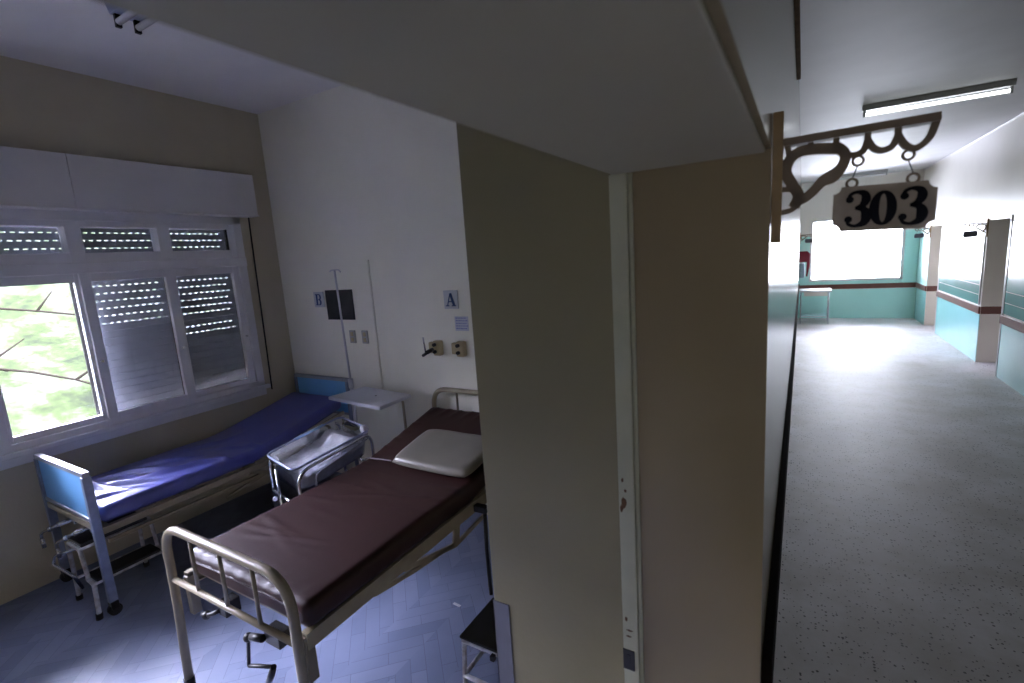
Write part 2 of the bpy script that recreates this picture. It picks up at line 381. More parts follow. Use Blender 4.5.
M['shutter'] = mat('shutter_slats', (.36, .38, .44), .5, var=.1, vscale=10)
shutter('roller_shutter', 2, 4, 2.12, lambda k: True, 'dark perforated roller shutter rolled up above the open bright window pane')
shutter('roller_shutter', 4, 5, .98, lambda k: k < 15, 'lowered roller shutter behind the middle window pane, light dots in its top half')
shutter('roller_shutter', 5, 6, .98, lambda k: k < 15 or k in (16, 17), 'lowered roller shutter behind the window pane nearest the room corner')
g = MB()
for i in (2, 4, 5, 6): g.box(XW-.16, XW-.10, YM[i]-.0015, YM[i]+.0015, .95, 2.49).box(XW-.16, XW-.145, YM[i]-.03, YM[i]+.03, .95, 2.49)
g.box(XW-.16, XW-.10, YM[6], YM[6]+.08, .95, 2.49)
struct('trim_shutter_guides', g, 'blackmetal')
# pelmet box above the window
v = thing('window_pelmet', 'long white laminate pelmet box above the window', 'pelmet', (XW, 1, 2.48))
MB().box(XW+.001, XW+.13, -1.0, 1.455, 2.475, 2.825, .003).build('pelmet_board', 'valance', v)
MB().box(XW+.001, XW+.13, 1.458, 2.745, 2.475, 2.825, .003).build('pelmet_board', 'valance', v)
MB().box(XW+.001, XW+.138, -1.0, 2.75, 2.47, 2.482, .003).build('bottom_edge', 'valance', v)
b = MB().bar((XW+.012, 2.725, 2.47), (XW+.012, 2.70, .88), .014, .006)
tag(b.build('shutter_strap', 'black'), 'dark shutter pull strap hanging beside the window near the corner', 'strap')

# outside: hillside
h = MB(); nx, ny = 60, 90; G = []
for i in range(nx+1):
    for j in range(ny+1):
        x = -4.9 - i*.35; y = -14 + j*.42
        z = -1.2 + (-4.9-x)*.43 + noise.noise(Vector((x*.3, y*.3, 0)))*.5 + noise.noise(Vector((x*1.7, y*1.7, 3)))*.12
        G.append(h.b.verts.new((x, y, z)))
for i in range(nx):
    for j in range(ny):
        a = i*(ny+1)+j; h.b.faces.new((G[a], G[a+1], G[a+ny+2], G[a+ny+1])).smooth = True
o = h.build('hillside_ground', 'grass', None, 'structure')
o['label'] = 'pale green grassy hillside outside the window'
random.seed(3)
for k in range(5):
    x = -9 - random.random()*2.5; y = -1.0 + k*1.1
    z = -1.2 + (-4.9-x)*.43 + .25
    p = [(x+t*1.6, y + t*2.0 + random.uniform(-.1, .1), z - t*.75 + .12*math.sin(t*4)) for t in [q/6 for q in range(7)]]
    b = MB().tube(p, [.022-.002*q for q in range(7)], 6)
    for q in (2, 4): b.tube([p[q], tuple(Vector(p[q])+Vector((random.uniform(-.4, .4), random.uniform(0, .6), .3)))], [.02, .008], 5)
    tag(b.build('fallen_branch', 'bark'), 'thin bare brown branch lying on the grassy hillside outside', 'branch', 'bare branches on the hillside')

# ------------------------------------------------------------------ setting: the corridor
XR, TH = 2.25, .34
segs = [(-5.2, 8.60), (9.50, 12.15), (13.15, 14.2)]
w = MB()
for a, c in segs: w.box(XR, XR+TH, a, c, 0, 3.3)
for a, c in ((8.60, 9.50), (12.15, 13.15)): w.box(XR, XR+TH, a, c, 2.04, 3.3)
struct('wall_right', w, 'corr_white')
struct('wall_corridor_near', MB().box(-.5, 2.7, -5.3, -5.2, 0, .9).box(-.5, 2.7, -5.3, -5.2, 2.3, 3.3).box(-.5, .35, -5.3, -5.2, .9, 2.3).box(1.85, 2.7, -5.3, -5.2, .9, 2.3), 'corr_white')
w3 = struct('added_near_window', MB().box(.35, 1.85, -5.27, -5.23, .9, .96).box(.35, 1.85, -5.27, -5.23, 2.24, 2.3).box(.35, .41, -5.27, -5.23, .9, 2.3).box(1.79, 1.85, -5.27, -5.23, .9, 2.3).box(1.07, 1.13, -5.27, -5.23, .9, 2.3), 'white')  # unseen window, added behind the camera to light the doorway and sign
w = MB(); BY = 14.2; bw = (.16, 1.99, .90, 2.38)
w.box(XJ, XR+TH, BY, BY+.15, 0, bw[2]).box(XJ, XR+TH, BY, BY+.15, bw[3], 3.3).box(XJ, bw[0], BY, BY+.15, bw[2], bw[3]).box(bw[1], XR+TH, BY, BY+.15, bw[2], bw[3])
struct('wall_back', w, 'corr_white')
# tile wainscot, teal paint
t = MB()
for a, c in segs: t.box(XR-.006, XR, a, c, 0, .70)
struct('trim_wainscot_right', t, 'teal')
struct('trim_teal_paint_right', MB().box(XR-.005, XR, 13.15, 14.2, .82, 2.0), 'teal_flat')
t = MB().box(XC, XR-.006, BY-.006, BY, 0, .70)
t.box(XC, bw[0], BY-.006, BY, .82, 2.0).box(bw[1], XR-.006, BY-.006, BY, .82, 2.0).box(bw[0], bw[1], BY-.006, BY, .82, bw[2])
struct('trim_teal_paint_back', t, 'teal_flat')
r = MB()
for a, c in segs: r.box(XR-.022, XR, a, c, .71, .82, .004)
r.box(XC, XR-.022, BY-.022, BY, .71, .82, .004)
for y in (9.5, 13.15): r.box(XR+.002, XR+TH, y-.012, y, .71, .82, .003)
struct('trim_rail_right', r, 'band')
struct('trim_rail_left', MB().box(XC, XC+.025, YJ+.05, 14.1, .70, .86, .004), 'shaded_band')
for k, (a, c) in enumerate(((8.60, 9.50), (12.15, 13.15))):
    j = MB().box(XR+.001, XR+TH, c-.006, c+.0, 0, 2.04)
    struct('trim_jamb_right', j, 'jamb_r')
    j = MB().box(XR-.012, XR+.05, a-.035, a+.004, 0, 2.08, .004)
    struct('trim_door_post', j, 'white')
    j = MB().box(XR+TH-.04, XR+TH, a, c-.006, 0, 2.04, .002)
    d = struct('door_%d' % (k+1), j, 'jamb_r')
    MB().cyl((XR+TH-.06, a+.1, 1.0), (XR+TH-.04, a+.1, 1.0), .012).tube(fillet([(XR+TH-.06, a+.1, 1.0), (XR+TH-.075, a+.1, 1.0), (XR+TH-.075, a+.2, 1.0)], .01), .008).build('door_handle', 'chrome', d)
MB().box(.38, 1.82, -5.252, -5.248, .93, 2.27).build('glass_pane', 'glass', w3)
MB().box(XJ+.118, XJ+.122, 9.93, 10.47, 1.23, 1.77).build('glass_pane', 'glass', w4)
# corridor end window
f = MB(); x0, x1, z0, z1 = bw
f.box(x0, x1, BY+.02, BY+.08, z0, z0+.05, .003).box(x0, x1, BY+.02, BY+.08, z1-.05, z1, .003).box(x0, x0+.05, BY+.02, BY+.08, z0, z1, .003).box(x1-.05, x1, BY+.02, BY+.08, z0, z1, .003)
fr2 = struct('window_2', f, 'white')
MB().box(x0+.05, x1-.05, BY+.045, BY+.05, z0+.05, z1-.05).build('glass_pane', 'glass', fr2)
# ceiling conduit on the right and timber strip on the left
b = MB().cyl((XR-.012, -2, 3.262), (XR-.012, 14.1, 3.262), .011)
tag(b.build('ceiling_conduit', 'white'), 'thin white conduit along the top of the right corridor wall', 'conduit')
struct('trim_wood_strip', MB().box(XC, XC+.022, -1, 3.98, 2.985, 3.03, .003), 'darkbrown')

# murals
for (a, c), lab in zip(((5.2, 8.55), (9.56, 12.1)), ('painted mural of teal hills nearest the camera, cut off by the right photo edge', 'painted mural of teal hills between the two corridor doorways')):
    o = MB().box(XR-.008, XR, a, c, .84, 2.0, .002).build('wall_mural', 'mural')
    tag(o, lab, 'mural', 'landscape murals on the corridor wall')
    g = MB()
    for z in (.98, 1.12): g.box(XR-.0095, XR-.008, a+.02, c-.02, z, z+.006)
    g.box(XR-.014, XR, a, a+.02, .84, 2.0).box(XR-.014, XR, c-.02, c, .84, 2.0)
    g.build('mural_edging', 'white', o)

# ------------------------------------------------------------------ corridor lights
def tube_light(name, x0, x1, y, z, label, tube_m, n_t, hm, grp=None):
    o = thing(name, label, 'ceiling light', ((x0+x1)/2, y, z), grp)
    hw = .045 if n_t == 1 else .085
    MB().prism([(y-hw, z), (y+hw, z), (y+hw*.8, z-.055), (y-hw*.8, z-.055)], lambda u, v, q: (x0+q, u, v), x1-x0).build('housing', hm, o)
    for k in range(n_t):
        yy = y + (k-(n_t-1)/2)*.09
        MB().cyl((x0+.03, yy, z-.092), (x1-.03, yy, z-.092), .0165, 14).build('fluorescent_tube', tube_m, o)
        for x in (x0+.02, x1-.02): MB().box(x-.011, x+.011, yy-.014, yy+.014, z-.118, z-.05, .003).build('tube_socket', 'blackmetal' if hm != 'fixture' else 'fixture', o)
    return o
tube_light('tube_light', .50, 1.66, 6.62, 3.28, 'lit single fluorescent tube light on the near corridor ceiling', 'tube_on', 1, 'fixture')
tube_light('tube_light', .62, 1.50, 13.3, 3.28, 'unlit fluorescent batten on the far corridor ceiling behind the sign', 'tube_off', 1, 'fixture')
tube_light('twin_tube_light', -3.15, -1.95, 1.47, 3.40, 'unlit twin fluorescent tube light on the hospital room ceiling', 'tube_off', 2, 'fixture_blue')

# ------------------------------------------------------------------ hanging number sign
def fw(y0): return lambda u, v, w: (u, y0+w, v)
THREE = [(-.40, .62), (-.30, .86), (.0, .98), (.36, .86), (.46, .52), (.28, .18), (-.06, .06)]
THREE2 = [(-.06, .06), (.34, -.04), (.50, -.40), (.40, -.80), (.0, -.98), (-.34, -.88), (-.46, -.60)]
def numeral3(mb, cx, cz, h, fn, d):
    s = h/2
    for pts, ws in ((THREE, [.14, .20, .20, .36, .46, .34, .16]), (THREE2, [.16, .36, .52, .42, .20, .18, .14])):
        q = smooth(pts, 6); wq = [x[0] for x in smooth([(w_,) for w_ in ws], 6)]
        mb.ribbon([(cx+a*s, cz+b*s) for a, b in q], [w_*s for w_ in wq], fn, d)
    for bx, bz in ((-.34, .58), (-.38, -.58)):
        mb.prism([(cx+(bx+.20*math.cos(a*PI/8))*s, cz+(bz+.20*math.sin(a*PI/8))*s) for a in range(16)], fn, d)
def numeral0(mb, cx, cz, h, fn, d):
    s = h/2; P, Wd = [], []
    for k in range(28):
        a = 2*PI*k/28; P.append((cx+.42*s*math.cos(a), cz+.90*s*math.sin(a))); Wd.append(s*(.18+.30*abs(math.cos(a))**1.5))
    mb.ribbon(P, Wd, fn, d, True)

def room_sign(name, label, numbered):
    """built at the origin of the wall corner: u along +X from the wall, v up; returned root sits at the corner"""
    y = 0.0; o = thing(name, label, 'room sign', (0, 0, 0), 'hanging room number signs')
    MB().box(0, .019, -.014, .014, -.02, .235, .002).build('mount_board', 'wood', o)
    MB().bar((.019, 0, .175), (.259, 0, .179), .034, .014).build('arm', 'scroll', o)
    fn = fw(-.007); b = MB()
    for pts in ([(.108, .157), (.119, .142), (.136, .134), (.151, .140), (.157, .158)], [(.157, .158), (.166, .143), (.179, .136), (.194, .141), (.202, .159)], [(.202, .159), (.213, .140), (.229, .132), (.247, .148), (.256, .180)]):
        b.ribbon(smooth(pts, 5), [.011]*21, fn, .014)
    b.ribbon(smooth([(.112, .150), (.080, .155), (.050, .155), (.032, .143), (.025, .120), (.037, .092), (.048, .070), (.040, .048)], 5), [.020]*36, fn, .014)
    b.ribbon(smooth([(.108, .155), (.123, .138), (.119, .117), (.105, .101), (.088, .093), (.074, .077), (.058, .064), (.040, .058)], 5), [.018 + .007*math.exp(-((i-16)/4)**2) for i in range(36)], fn, .014)
    b.ribbon(smooth([(.018, .085), (.036, .083), (.046, .066), (.040, .046), (.018, .040)], 4), [.010]*17, fn, .014)
    b.ribbon([(.018, .135), (.030, .145)], [.010, .010], fn, .014)
    for a_, c_ in (((.108, .150), (.108, .178)), ((.157, .154), (.157, .178)), ((.202, .155), (.202, .179)), ((.031, .140), (.026, .176)), ((.066, .156), (.066, .177))): b.ribbon([a_, c_], [.010, .010], fn, .014)
    b.build('scroll_bracket', 'scroll', o)
    for (x1, z1, x2, z2) in ((.144, .123, .136, .083), (.219, .122, .228, .080)):
        for (x, z) in ((x1, z1), (x2, z2)):
            MB().tube([(x+.0085*math.cos(a*PI/8), 0, z+.0085*math.sin(a*PI/8)) for a in range(16)], .0026, 6, True).build('ring', 'scroll', o)
        MB().cyl((x1, 0, z1-.008), (x2, 0, z2+.008), .0012, 6).build('hook_wire', 'blackmetal', o)
    # plate with scooped corners
    T, B_ = [(.0, .0), ], []
    x0, x1, zt0, zt1, h = .107, .263, .079, .081, .077; r = .013; P = []
    def corner(cx, cz, a0, a1):
        for k in range(6):
            a = a0 + (a1-a0)*k/5; P.append((cx+r*math.cos(a), cz+r*math.sin(a)))
    sk = lambda x: (x-x0)/(x1-x0)*-.005
    corner(x0, .078, 0, -PI/2); corner(x0, -.006, PI/2, 0); corner(x1, -.006, PI, PI/2); corner(x1, .078, -PI/2, -PI)
    pl = MB().prism([(u, v+sk(u)) for u, v in P], fw(-.005), .010).build('number_plate', 'plate', o)
    if numbered:
        fn = fw(-.0075); q = MB(); numeral3(q, .1445, .034, .064, fn, .003); q.build('numeral', 'numeral', pl)
        q = MB(); numeral0(q, .1855, .032, .064, fn, .003); q.build('numeral', 'numeral', pl)
        q = MB(); numeral3(q, .2275, .031, .064, fn, .003); q.build('numeral', 'numeral', pl)
    return o
def place(o, loc, mirror=False, far=False):
    o.location = loc
    if mirror: o.rotation_euler = (0, 0, PI)
s303 = room_sign('room_sign', 'carved wooden bracket sign reading 303 hanging beside the near doorway', True)
place(s303, (XC+.001, 1.255, 1.967)); s303.scale = (1.07, 1, 1.07)
M['plate_far'] = mat('dark_sign_plate', (.05, .055, .07), .5)
def copy_sign(loc, mirror, label):
    r = s303.copy(); C.objects.link(r); r.location = loc; r['label'] = label
    if mirror: r.rotation_euler = (0, 0, PI)
    r.scale = (1.6, 1.6, 1.0) if False else (1, 1, 1)
    for ch in list(s303.children):
        c = ch.copy(); C.objects.link(c); c.parent = r
        if ch.name.startswith('number_plate'):
            c.data = ch.data.copy(); c.data.materials[0] = M['plate_far']     # its number cannot be read from here
copy_sign((XR-.001, 9.49, 1.83), True, 'small hanging room sign by the second doorway on the right corridor wall')
copy_sign((XR-.001, 13.13, 1.83), True, 'small hanging room sign by the farthest doorway on the right')
copy_sign((XC+.001, 13.4, 1.87), False, 'small hanging room sign at the far end of the left corridor wall')

# ------------------------------------------------------------------ corridor end: table, dispenser, red cloth
t = thing('side_table', 'small white-topped metal table at the end of the corridor', 'table', (.27, 13.45, 0))
MB().box(-.035, .60, 13.15, 13.75, .74, .775, .006).build('table_top', 'table_white', t)
for x in (.0, .55):
    for y in (13.2, 13.7): MB().cyl((x, y, 0), (x, y, .74), .012, 8).build('leg', 'chrome', t)
MB().box(.06, .52, 13.22, 13.68, .64, .74, .004).build('drawer', 'jamb_r', t)
MB().box(.0, .55, 13.2, 13.7, .16, .175).build('shelf', 'chrome', t)
b = MB().box(XC+.003, XC+.12, 13.45, 13.62, 1.05, 1.40, .03)
tag(b.build('soap_dispenser', 'dispenser'), 'grey plastic dispenser on the left wall above the corridor end table', 'dispenser')
b = MB().prism([(XC+.004, 1.40), (XC+.004, 1.66), (.10, 1.66), (.16, 1.60), (.16, 1.30), (.12, 1.05), (.09, 1.06), (.10, 1.40)], fw(13.9), .06)
tag(b.build('hanging_cloth', 'maroon_cloth'), 'dark red cloth hanging in the far left corner of the corridor', 'cloth')

# ------------------------------------------------------------------ doorway details
struct('trim_corner_guard', MB().box(-.9105, -.845, 1.2665, 1.2705, 0, .765).box(-.9105, -.9065, 1.2665, 1.36, 0, .765), 'steel')
o = MB().box(XJ-.012, XJ+.022, YJ-.0145, YJ-.011, .735, .80).build('strike_plate', 'blackmetal')
tag(o, 'dark latch strike plate low on the doorway frame edge', 'strike plate')
MB().box(XJ-.002, XJ+.010, YJ-.0155, YJ-.014, .75, .785).build('latch_hole', 'black', o)
r = MB()
random.seed(11)
for z, wdt, h_ in ((1.265, .010, .020), (1.245, .006, .012), (1.33, .005, .008), (1.30, .006, .006), (.90, .006, .008), (.865, .012, .003), (.845, .012, .003)):
    x = XJ + random.uniform(-.004, .012)
    r.prism([(x+wdt*math.cos(a*PI/5)*random.uniform(.5, 1), z+h_*math.sin(a*PI/5)*random.uniform(.5, 1)) for a in range(10)], fw(YJ-.0132), .0012)
struct('trim_rust_chips', r, 'rust')

# ------------------------------------------------------------------ far wall fittings
YW = YF-.001
def plaque(x0, x1, z0, z1, label, letter):
    o = MB().box(x0, x1, YW-.012, YW, z0, z1, .003).build('letter_sign', 'signwhite'); tag(o, label, 'sign', 'bed letter signs on the far wall')
    cx, cz, s = (x0+x1)/2, (z0+z1)/2, (z1-z0)*.36; fn = fw(YW-.0145); b = MB()
    if letter == 'A':
        b.ribbon([(cx-.62*s, cz-.9*s), (cx-.02*s, cz+.95*s)], [.16*s]*2, fn, .003); b.ribbon([(cx+.02*s, cz+.95*s), (cx+.60*s, cz-.9*s)], [.42*s]*2, fn, .003)
        b.ribbon([(cx-.42*s, cz-.30*s), (cx+.40*s, cz-.30*s)], [.15*s]*2, fn, .003)
        b.ribbon([(cx-.95*s, cz-.92*s), (cx-.30*s, cz-.92*s)], [.14*s]*2, fn, .003); b.ribbon([(cx+.15*s, cz-.92*s), (cx+.98*s, cz-.92*s)], [.14*s]*2, fn, .003)
    else:
        b.ribbon([(cx-.42*s, cz-.95*s), (cx-.42*s, cz+.95*s)], [.40*s]*2, fn, .003)
        b.ribbon([(cx-.80*s, cz-.94*s), (cx+.1*s, cz-.94*s)], [.13*s]*2, fn, .003); b.ribbon([(cx-.80*s, cz+.94*s), (cx+.1*s, cz+.94*s)], [.13*s]*2, fn, .003)
        for zc, rr in ((.46, .46), (-.47, .47)):
            q = [(cx-.1*s, cz+(zc+rr)*s)] + [(cx+(.12+rr*.9*math.sin(a*PI/10))*s, cz+(zc+rr*math.cos(a*PI/10))*s) for a in range(11)] + [(cx-.1*s, cz+(zc-rr)*s)]
            b.ribbon(q, [.13*s]+[s*(.13+.24*math.sin(a*PI/10)) for a in range(11)]+[.13*s], fn, .003)
    b.build('letter', 'signblue', o); return o
plaque(-2.356, -2.225, 1.605, 1.745, 'white plaque with a blue letter A on the far wall', 'A')
plaque(-3.865, -3.737, 1.628, 1.768, 'white plaque with a blue letter B beside the black panel', 'B')
m = mat('blackboard', (.012, .012, .014), .5, var=.9, vscale=7, vcol=(.035, .035, .04)); M['board'] = m
o = MB().box(-3.70, -3.36, YW-.015, YW, 1.515, 1.78, .003).build('black_panel', 'board'); tag(o, 'square black panel on the far wall beside letter B', 'panel')
for x, lab in ((-3.452, 'left grey double switch under the black panel'), (-3.298, 'right grey double switch under the black panel')):
    o = MB().box(x, x+.072, YW-.012, YW, 1.305, 1.42, .004).build('wall_switch', 'switch'); tag(o, lab, 'switch', 'grey switches under the black panel')
    MB().box(x+.02, x+.052, YW-.017, YW-.012, 1.32, 1.355, .002).build('rocker', 'outlet', o); MB().box(x+.02, x+.052, YW-.017, YW-.012, 1.37, 1.405, .002).build('rocker', 'outlet', o)
def gas(x, lab, valve):
    o = thing('gas_outlet', lab, 'gas outlet', (x, YW, 1.30), 'gas outlets under letter A')
    MB().box(x-.035, x+.035, YW-.055, YW, 1.24, 1.36, .012).build('outlet_box', 'outlet', o)
    for dz in (-.025, .03): MB().cyl((x-.008, YW-.075, 1.30+dz), (x-.008, YW-.05, 1.30+dz), .014, 12).build('socket', 'blackmetal', o)
    MB().box(x-.09, x-.04, YW-.04, YW, 1.255, 1.345, .01).build('outlet_cover', 'outlet', o)
    if valve:
        MB().cyl((x-.02, YW-.075, 1.295), (x-.02, YW-.14, 1.285), .016, 12).cyl((x-.075, YW-.13, 1.255), (x+.01, YW-.13, 1.30), .012, 10).build('valve_body', 'blackmetal', o)
        MB().cyl((x-.045, YW-.13, 1.275), (x-.055, YW-.13, 1.40), .006, 8).build('flow_tube', 'chrome', o)
gas(-2.44, 'ivory gas outlet with a dark valve on the far wall', True)
gas(-2.215, 'ivory gas outlet without a valve, below the paper note', False)
o = MB().box(-2.275, -2.150, YW-.002, YW, 1.435, 1.545).build('paper_note', 'paper'); tag(o, 'small paper note taped under letter A', 'note')
k = MB(); random.seed(5)
for i in range(5):
    x = -2.265
    while x < -2.17:
        d = random.uniform(.008, .022); k.box(x, min(x+d, -2.155), YW-.0028, YW-.002, 1.53-i*.02, 1.5325-i*.02+.003); x += d+.006
k.build('handwriting', 'ink', o)
b = MB().cyl((-3.12, YW-.010, 2.02), (-3.12, YW-.010, .86), .010, 8)
tag(b.build('wall_conduit', 'far'), 'thin painted conduit running down the middle of the far wall', 'conduit')

# ------------------------------------------------------------------ mattresses
def mattress(x0, x1, y0, y1, th, zfun, wr, seed, nx=44, ny=110, rad=.035, amp=.012, end_wr=0):
    """rounded slab following zfun(y) (underside height) with creases; world coordinates"""
    b = bmesh.new(); prof = []
    W_, T_ = x1-x0, th
    # closed cross-section in (s,t): s across, t height
    sec = []
    def arc(cx, cz, a0, a1, k=5):
        for i in range(k): a = a0+(a1-a0)*i/(k-1); sec.append((cx+rad*math.cos(a), cz+rad*math.sin(a)))
    arc(rad, rad, -PI/2, -PI); arc(rad, T_-rad, PI, PI/2)
    for i in range(1, nx): sec.append((rad+(W_-2*rad)*i/nx, T_))
    arc(W_-rad, T_-rad, PI/2, 0); arc(W_-rad, rad, 0, -PI/2)
    rings = []
    for j in range(ny+1):
        v = j/ny; y = y0+(y1-y0)*v; d = min(y-y0, y1-y)
        ins = rad - math.sqrt(max(0, rad*rad-(rad-min(d, rad))**2)) if d < rad else 0
        ring = []
        for (sx, tz) in sec:
            px = x0 + ins + sx*(W_-2*ins)/W_; pz = ins*.8 + tz*(T_-1.6*ins)/T_
            top = max(0, (tz-T_*.45)/(T_*.55))
            n1 = noise.noise(Vector((px*1.6+seed, y*1.2, seed)))
            wv = wr(px, y)
            edge = max(0, 1-top)
            n2 = noise.noise(Vector((px*2, y*9, pz*2+seed)))*.006*edge
            q = amp*n1*top + wv*top
            sgn = -1 if sx < W_/2 else 1
            yy = y
            if end_wr and d < .05: yy = y + end_wr*noise.noise(Vector((px*22, seed, pz*3)))
            ring.append(b.verts.new((px+sgn*n2*(1 if (sx < rad or sx > W_-rad) else 0), yy, zfun(y)+pz+q)))
        rings.append(ring)
    k = len(sec)
    for j in range(ny):
        A, B = rings[j], rings[j+1]
        for i in range(k): b.faces.new((A[i], A[(i+1) % k], B[(i+1) % k], B[i])).smooth = True
    for f in (b.faces.new(rings[0]), b.faces.new(rings[-1][::-1])): f.smooth = False
    mb = MB(); mb.b.free(); mb.b = b; return mb
def ridge(px, y, ax, ay, dx, dy, ln, wd, h):
    """single crease centred at ax,ay along direction (dx,dy)"""
    L_ = math.hypot(dx, dy); dx /= L_; dy /= L_; u = (px-ax)*dx+(y-ay)*dy; v = -(px-ax)*dy+(y-ay)*dx
    v += .025*math.sin(u*7)
    return h*math.exp(-(u/ln)**2)*math.exp(-(v/wd)**2)
BL = [(-3.92, 1.15, 1, .55, .22, .020, .014), (-3.80, 1.28, .8, 1, .25, .018, .014), (-3.95, 1.42, .7, 1, .20, .022, .013), (-3.75, 1.52, .3, 1, .18, .022, .012), (-3.98, 1.60, .5, 1, .16, .02, .010),
      (-3.62, 1.80, 1, .5, .10, .014, .010), (-3.8, 1.95, .8, .7, .15, .02, .007), (-3.72, 1.12, .2, 1, .12, .016, .010), (-3.64, 2.06, 1, .25, .10, .012, .011), (-4.05, 1.9, .2, 1, .2, .03, .008), (-3.70, 1.66, .6, 1, .14, .015, .010)]
def wr_blue(px, y):
    s = sum(ridge(px, y, *q) for q in BL)
    return 2.6*s + .004*noise.noise(Vector((px*5, y*3, 1)))
def zB(y): 
    t = max(0, y-1.98); return .545 + (t*t/(t+.16))*.235
o = mattress(-4.235, -3.545, 1.045, 2.87, .105, zB, wr_blue, 1.3).build('blue_mattress', 'blue_vinyl')
tag(o, 'wrinkled blue vinyl mattress on the bed under the window', 'mattress')
MAR = []
random.seed(21)
for i in range(16): MAR.append((random.uniform(-2.4, -1.7), random.uniform(1.2, 2.1), 1, random.uniform(-.25, .45), random.uniform(.08, .28), random.uniform(.010, .02), random.uniform(.002, .006)))
for i in range(9): MAR.append((-2.40+i*.09, 1.02+random.uniform(0, .04), random.uniform(-.3, .3), 1, .06, .010, .004))
for i in range(7): MAR.append((-2.46, 2.0+i*.1, 1, .25, .05, .011, .007))
for i in range(8): MAR.append((-2.42+i*.11, 2.80, .15, 1, .06, .013, .009))
def wr_mar(px, y): return sum(ridge(px, y, *q) for q in MAR)
def zA(y):
    t = max(0, y-2.10); return .575 + (t*t/(t+.06))*.235
ma = mattress(-2.49, -1.60, 1.005, 2.86, .115, zA, wr_mar, 5.1, amp=.010, end_wr=.006).build('maroon_mattress', 'maroon_vinyl')
tag(ma, 'wrinkled maroon vinyl mattress with a raised head end on the nearer bed', 'mattress')
pp = [(-2.492, 2.13, .60), (-2.492, 2.13, .68)] + [(-2.46+i*.02, 2.14+.003*i, .704-.0002*i) for i in range(10)]
MB().tube(smooth(pp, 3), .0045, 6).build('seam_piping', 'piping', ma)
MB().tube([(-2.47+.005*i, 1.02+.09*i, .672+.018*math.sin(i*1.1)) for i in range(4)], .004, 6).build('seam_piping', 'piping', ma)

# grey pad pillow on the raised head end
def pillow(cx, y0, y1, w_, th, zf, seed):
    b = bmesh.new(); nx, ny = 26, 26; top, bot = [], []
    for j in range(ny+1):
        for i in range(nx+1):
            u, v = i/nx*2-1, j/ny*2-1
            e = (1-abs(u)**7)*(1-abs(v)**7); e = max(e, 0)**.38
            k_ = 1-.035*(abs(u*v))**3*2
            x = cx+u*w_/2*k_; y = (y0+y1)/2+v*(y1-y0)/2*k_
            zb = zf(y)
            top.append(b.verts.new((x, y, zb+th*.35+th*.65*e+.004*noise.noise(Vector((x*6, y*6, seed)))*e)))
            bot.append(b.verts.new((x, y, zb+th*.35-th*.33*e)))
    for j in range(ny):
        for i in range(nx):
            a = j*(nx+1)+i
            b.faces.new((top[a], top[a+1], top[a+nx+2], top[a+nx+1])).smooth = True
            b.faces.new((bot[a], bot[a+nx+1], bot[a+nx+2], bot[a+1])).smooth = True
    bmesh.ops.remove_doubles(b, verts=b.verts, dist=.0005)
    bd = [e for e in b.edges if len(e.link_faces) == 1]
    if bd: bmesh.ops.bridge_loops(b, edges=bd)
    mb = MB(); mb.b.free(); mb.b = b; return mb
o = pillow(-1.93, 2.10, 2.51, .62, .062, lambda y: .688+(y-2.10)*.19+.012, 2).build('pillow', 'pillow')
tag(o, 'grey vinyl pad pillow on the raised end of the maroon mattress', 'pillow')

# ------------------------------------------------------------------ bed A (khaki tubular steel)
bA = thing('hospital_bed', 'khaki tubular steel hospital bed carrying the maroon mattress', 'bed', (-2.05, 1.9, 0), 'hospital beds')
def arch(y, x0, x1, zt, rad, zlow, name):
    lean = (.05, -.035) if y < 2 else (0, 0)          # the foot posts of this old bed lean a little
    pts = fillet([(x0+lean[0], y+lean[1], .045), (x0, y, .50), (x0, y, zt), (x1, y, zt), (x1, y, .50), (x1, y, .045)], rad, 10)
    o = MB().tube(pts, .020, 12).build(name, 'khaki' if name == 'footboard' else 'khaki_lt', bA)
    MB().cyl((x0, y, zlow), (x1, y, zlow), .014, 10).build('crossbar', 'khaki', o)
    for k in range(3):
        x = x0+(x1-x0)*(.25+.25*k)
        MB().cyl((x, y, zlow), (x, y, zt-.01), .009, 8).build('spindle', 'khaki', o)
    for x, q in ((x0+lean[0], y+lean[1]), (x1, y)): MB().cyl((x, q, 0), (x, q, .05), .024, 12).build('rubber_foot', 'black', o)
    return o
FY, HY = .965, 2.91
arch(FY, -2.565, -1.625, .825, .20, .545, 'footboard')
arch(HY, -2.51, -1.57, .975, .14, .60, 'headboard')
for x, sx in ((-2.515, 1), (-1.61, -1)):
    b = MB().box(x-.005, x+.005, FY+.03, HY-.02, .505, .575, .001)
    b.box(x, x+sx*.030, FY+.03, HY-.02, .567, .575).box(x, x+sx*.030, FY+.03, HY-.02, .505, .513)
    b.build('side_rail', 'khaki_lt', bA)
    b = MB().bar((x+sx*.012, 1.55, .50), (x+sx*.012, 1.95, .40), .012, .028).bar((x+sx*.012, 1.95, .40), (x+sx*.012, 2.70, .47), .012, .024)
    b.bar((x+sx*.012, 1.95, .40), (x+sx*.012, 1.97, .51), .014, .05).bar((x+sx*.012, 1.35, .50), (x+sx*.012, 1.60, .455), .012, .02).bar((x+sx*.012, 1.60, .455), (x+sx*.012, 1.95, .41), .012, .02)
    b.build('linkage', 'khaki_lt', bA)
    MB().box(x+(.0 if sx > 0 else -.04), x+(.04 if sx > 0 else 0), FY+.022, FY+.062, .36, .56, .003).build('leg', 'khaki', bA)
    MB().box(x+(.0 if sx > 0 else -.03), x+(.03 if sx > 0 else 0), HY-.06, HY-.025, .0, .56, .003).build('leg', 'khaki', bA)
for y in (1.05, 1.5, 1.95, 2.12): MB().box(-2.51, -1.615, y, y+.03, .535, .565).build('bed_slat', 'khaki', bA)
